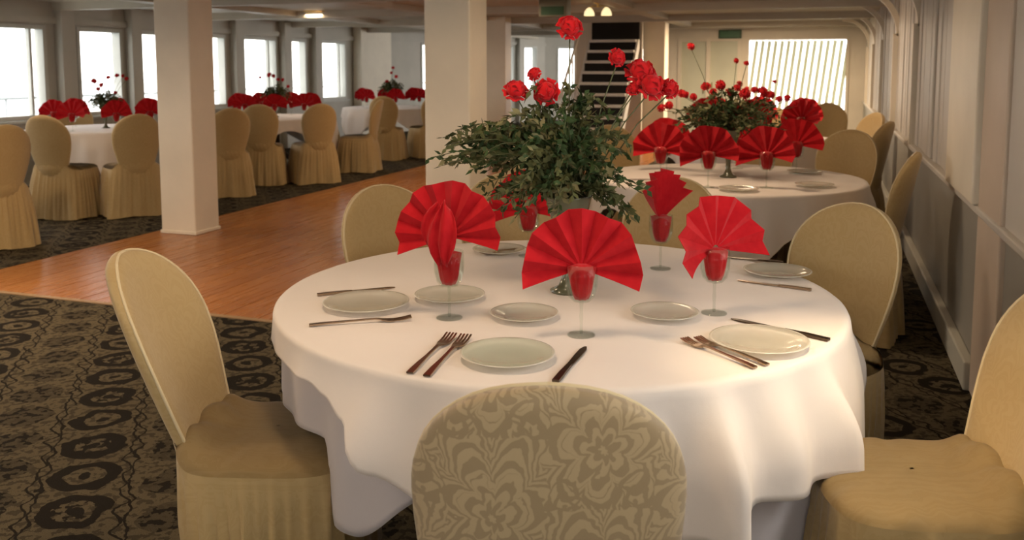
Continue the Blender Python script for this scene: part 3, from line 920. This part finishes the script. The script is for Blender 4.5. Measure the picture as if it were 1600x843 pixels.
# ------------------------------------------------------------------ floral arrangements
def foliage_mesh(seed, nst=120, nl=22, rx=.32, zlo=.20, zhi=.66, z0=.30, sc=1.0, lean=(-.03, 0), spray=True):
    rnd = random.Random(seed); mb = MB()
    def leaf(p, d, ln, wd, mi):
        d = d.normalized(); up = Vector((rnd.uniform(-1, 1), rnd.uniform(-1, 1), rnd.uniform(-.2, 1)))
        s = d.cross(up)
        if s.length < 1e-3: return
        s.normalize(); nrm = s.cross(d)
        m_ = p + d * ln * .45 - nrm * ln * .07
        mb.add([p, m_ - s * wd, m_ + nrm * wd * .25, m_ + s * wd, p + d * ln - nrm * ln * .18], [(0, 2, 1), (0, 3, 2), (1, 2, 4), (2, 3, 4)], mi, True)
    for k in range(nst):
        th = rnd.uniform(0, 2 * PI); rad = rx * math.sqrt(rnd.uniform(.02, 1))
        e = Vector((lean[0] + rad * math.cos(th), lean[1] + rad * .9 * math.sin(th), 0))
        hz = zlo + (zhi - zlo) * rnd.random() * (1 - .55 * (rad / rx) ** 2)
        e.z = hz
        if spray and rnd.random() < .14:
            e.x = lean[0] - rx * rnd.uniform(1.0, 1.35); e.z = rnd.uniform(.38, .50); e.y *= .6
        p0 = Vector((rnd.uniform(-.03, .03), rnd.uniform(-.03, .03), z0 - .03))
        c = Vector((e.x * .35, e.y * .35, max(e.z, z0) + .10))
        pts = []
        for i in range(7):
            t = i / 6; pts.append(p0 * (1 - t) ** 2 + c * 2 * t * (1 - t) + e * t * t)
        mb.tube(pts, .0016, 3, 3)
        mi0 = rnd.choice((0, 0, 0, 1, 1, 2))
        for l in range(nl):
            t = .25 + .75 * (l + rnd.random()) / nl
            p = p0 * (1 - t) ** 2 + c * 2 * t * (1 - t) + e * t * t
            tg = (c - p0) * (1 - t) + (e - c) * t
            d = tg.normalized() * .7 + Vector((rnd.uniform(-1, 1), rnd.uniform(-1, 1), rnd.uniform(-.8, .9)))
            leaf(p, d, rnd.uniform(.018, .040) * sc, rnd.uniform(.005, .0095) * sc, mi0 if rnd.random() < .75 else rnd.choice((0, 1, 2)))
    return mb.mesh('foliage', [M['leaf1'], M['leaf2'], M['leaf3'], M['stem']])
def rose_mesh(seed):
    rnd = random.Random(seed); mb = MB()
    for layer, (n, rad, op, hgt) in enumerate([(3, .012, .15, .030), (5, .022, .55, .030), (6, .033, .95, .026), (7, .041, 1.35, .020)]):
        for k in range(n):
            a = 2 * PI * k / n + layer * .7 + rnd.uniform(-.15, .15); rows = []
            for i in range(5):
                t = i / 4
                rr_ = rad * (.35 + .65 * math.sin(t * PI / 2 * (1 + .15 * layer)))
                z = -.012 + hgt * 1.7 * t - .018 * op * t * t * 1.2
                w_ = 2.6 / n * (.55 + .6 * math.sin(PI * min(t * .8 + .15, 1)))
                rows.append([((rr_ + .003 * abs(j - 2) * t) * math.cos(a + w_ * (j - 2) / 2 * .95), (rr_ + .003 * abs(j - 2) * t) * math.sin(a + w_ * (j - 2) / 2 * .95), z - .004 * (j - 2) ** 2 / 4 * t) for j in range(5)])
            mb.grid(rows, False, 0, True)
    mb.lathe([(.006, -.024), (.022, -.014), (.031, .002), (.026, .018), (.010, .026)], 10, 0)
    return mb.mesh('rose', M['rose'])
ROSES = [rose_mesh(k) for k in range(3)]
vase_prof = [(.052, 0), (.055, .006), (.030, .018), (.016, .05), (.014, .09), (.022, .14), (.042, .20), (.062, .255), (.072, .295), (.074, .30), (.068, .30), (.055, .25), (.035, .20), (.015, .14)]
vase_me = lathe_mesh('vase', vase_prof, M['vase'], 28)
def arrangement(x, y, label, fol, roses, sc=1.0, group='floral centrepieces'):
    a = empty('floral_centrepiece', (x, y, .751)); a.scale = (sc, sc, sc)
    link('vase', vase_me, a)
    f = link('foliage', fol, a); f['kind'] = 'stuff'
    for i, (rx_, ry, rz_, s) in enumerate(roses):
        r = link('rose', ROSES[i % 3], a, (rx_, ry, rz_), (R(62 + 20 * math.sin(i * 2.1)), R(15 * math.cos(i)), R(YAW + 25 * math.sin(i * 1.3))), (s, s, s))
        mb = MB(); p = Vector((rx_, ry, rz_ - .015)); q = Vector((rx_ * .2, ry * .2, .30))
        inv = r.matrix_basis.inverted()
        mb.tube([inv @ p, inv @ (p * .6 + q * .4 + Vector((0, 0, .03))), inv @ q], .0022 / s, 4); build(mb, 'stem', M['stem'], r)
    return tag(a, label, 'flower arrangement', group)
fol_main = foliage_mesh(2, 175, 30, .285, .25, .64)
VC = (-.73, 2.62)
def rel(p, c=VC): return (p[0] - c[0], p[1] - c[1], p[2] - .751)
main_roses = [(*rel((-.74, 2.66, 1.562)), .98), (*rel((-.60, 2.70, 1.47)), .70), (*rel((-.89, 2.59, 1.37)), .95), (*rel((-.845, 2.63, 1.42)), .55), (*rel((-.80, 2.61, 1.366)), 1.02),
              (*rel((-.535, 2.74, 1.425)), 1.2), (*rel((-.50, 2.72, 1.385)), 1.15), (*rel((-.45, 2.76, 1.375)), .75), (*rel((-.55, 2.71, 1.375)), .6)]
arrangement(*VC, 'tall vase of leafy greenery and red roses in the middle of the front table', fol_main, main_roses)
fol2 = foliage_mesh(8, 110, 20, .36, .28, .56, sc=1.2, lean=(.0, 0), spray=False)
rn = random.Random(4)
r2 = [(-.24, -.04, .82, .6), (.03, .05, .73, .45), (.09, .07, .715, .45)]
for k in range(17):
    t = k / 16
    r2.append((-.40 + .80 * t, rn.uniform(-.22, .02), .46 + .10 * math.sin(PI * t) + rn.uniform(-.03, .04), rn.uniform(.5, .85)))
arrangement(T2[0], T2[1], 'wide centrepiece of greenery and dark red roses on the second table along the right wall', fol2, r2)
fol3 = foliage_mesh(12, 60, 16, .28, .25, .50, sc=1.3, lean=(0, 0), spray=False)
def small_roses(seed, n=9):
    q = random.Random(seed); o = []
    for k in range(n):
        a = q.uniform(0, 6.28); r_ = q.uniform(.05, .32); o.append((r_ * math.cos(a), r_ * math.sin(a), q.uniform(.46, .72), q.uniform(.6, .95)))
    return o
arrangement(*L1, 'centrepiece of greenery and small dark roses on the left window table', fol3, small_roses(1, 8), .85)
arrangement(*L2, 'centrepiece of greenery on the middle window table', fol3, small_roses(2, 6), .9)
arrangement(*L3, 'centrepiece of greenery on the farthest window table beside the second column', fol3, small_roses(3, 4), .95)
arrangement(*T3, 'small centrepiece of greenery on the third table along the right wall', fol3, small_roses(5, 5), .8)

# ------------------------------------------------------------------ napkins, glasses, plates and chairs at the farther tables
def far_setting(c, nm, group, n=8, rad=.50, seed=0, spots=None, sc=1.0):
    pts = spots or [(c[0] + rad * math.cos(2 * PI * k / n + seed), c[1] + rad * math.sin(2 * PI * k / n + seed)) for k in range(n)]
    pts = sorted(pts, key=px)
    q = random.Random(seed)
    for i, (x, y) in enumerate(pts):
        od = ORD[i] + ' from the left'
        rz = math.degrees(math.atan2(-x, y)) + q.uniform(-25, 25)
        g = goblet(x, y, 'stemmed glass, %s on the %s' % (od, nm), 'glasses on the ' + group)
        f = napkin(x, y, rz, 'red napkin, %s on the %s' % (od, nm), 'red napkins on the ' + group, random.Random(seed + i).choice((fan_low, fan_low, fan_b)))
        g.scale = (sc, sc, sc); f.scale = (sc, sc, sc)
far_setting(T2, BT[0][0], 'second right table', 7, .52, .25, [(-.93, 5.42), (-.62, 5.22), (-.30, 5.30), (-.16, 6.10), (-.55, 6.28), (-.98, 5.95)], 1.12)
far_setting(T3, BT[1][0], 'third right table', 6, .5, .5, None, 1.25)
far_setting(L1, BT[2][0], 'left window table', 7, .52, .3, None, 1.05)
far_setting(L2, BT[3][0], 'middle window table', 7, .50, .8, None, 1.05)
far_setting(L3, BT[4][0], 'farthest window table', 6, .52, .1, None, 1.05)
for i, (dx, dy) in enumerate([(.12, -.62), (.52, -.30), (-.35, -.60), (.45, .38)]):
    p = empty('plate', (T2[0] + dx, T2[1] + dy, .752)); link('plate_body', plate_me, p); link('plate_rim', rim_me, p)
    tag(p, ['pale plate at the front edge of the second table along the right wall', 'pale plate at the right edge of the second table along the right wall', 'pale plate at the front left of the second table along the right wall', 'pale plate at the far right side of the second table along the right wall'][i], 'plate', 'plates on the second table')

def face_to(x, y, c): return math.degrees(math.atan2(c[1] - y, c[0] - x))
def far_chairs(lst, c, group):
    for i, (x, y, off, label) in enumerate(lst):
        chair(x, y, face_to(x, y, c) + off, label, group, i, CHF[i % 3], 1.04)
far_chairs([(.155, 5.17, 30, 'pale olive covered chair against the right wall, seen from the side at the second table'),
            (.06, 6.54, 12, 'beige covered chair at the far right of the second table along the right wall'),
            (-.45, 6.95, 0, 'beige covered chair at the far side of the second table behind its red flowers'),
            (-1.35, 6.55, 0, 'beige covered chair at the far left of the second table behind the leafy vase'),
            (-1.60, 5.45, 0, 'beige covered chair at the left side of the second table behind the leafy vase')], T2, 'chairs around the second right table')
far_chairs([(.22, 8.1, 25, 'beige covered chair at the near right of the third table along the right wall'),
            (.22, 9.35, 0, 'beige covered chair at the far right of the third table against the right wall'),
            (-.55, 10.1, 0, 'beige covered chair at the far side of the third table along the right wall'),
            (.12, 11.6, 30, 'pale covered chair farthest down the right wall')], T3, 'chairs around the third right table')
far_chairs([(-6.30, 5.36, 45, 'tan covered chair cut by the left edge of the photo, nearest on the window side'),
            (-6.92, 6.72, -20, 'tan covered chair with gathered skirt, in front of the left window table'),
            (-6.42, 7.05, 5, 'tan covered chair in front of the left window table just left of the first column'),
            (-8.55, 7.0, 0, 'tan covered chair behind the left window table under the window'),
            (-8.6, 8.6, 0, 'tan covered chair at the window side of the left window table')], L1, 'chairs around the left window table')
far_chairs([(-6.35, 8.42, 30, 'tan covered chair half hidden by the right side of the first column'),
            (-6.55, 9.42, 0, 'tan covered chair with wrinkled back just right of the first column'),
            (-6.05, 9.78, 0, 'tan covered chair seen from behind in front of the middle window table'),
            (-6.10, 11.05, 0, 'tan covered chair seen from the side at the right of the middle window table'),
            (-8.35, 10.3, 0, 'tan covered chair at the window side of the table between the columns')], L2, 'chairs around the middle window table')
far_chairs([(-6.48, 12.62, -8, 'tan covered chair seen from behind at the farthest window table'),
            (-6.05, 13.2, 0, 'tan covered chair partly hidden by the second column at the farthest window table'),
            (-8.05, 13.3, 0, 'tan covered chair at the left side of the farthest window table')], L3, 'chairs around the farthest window table')
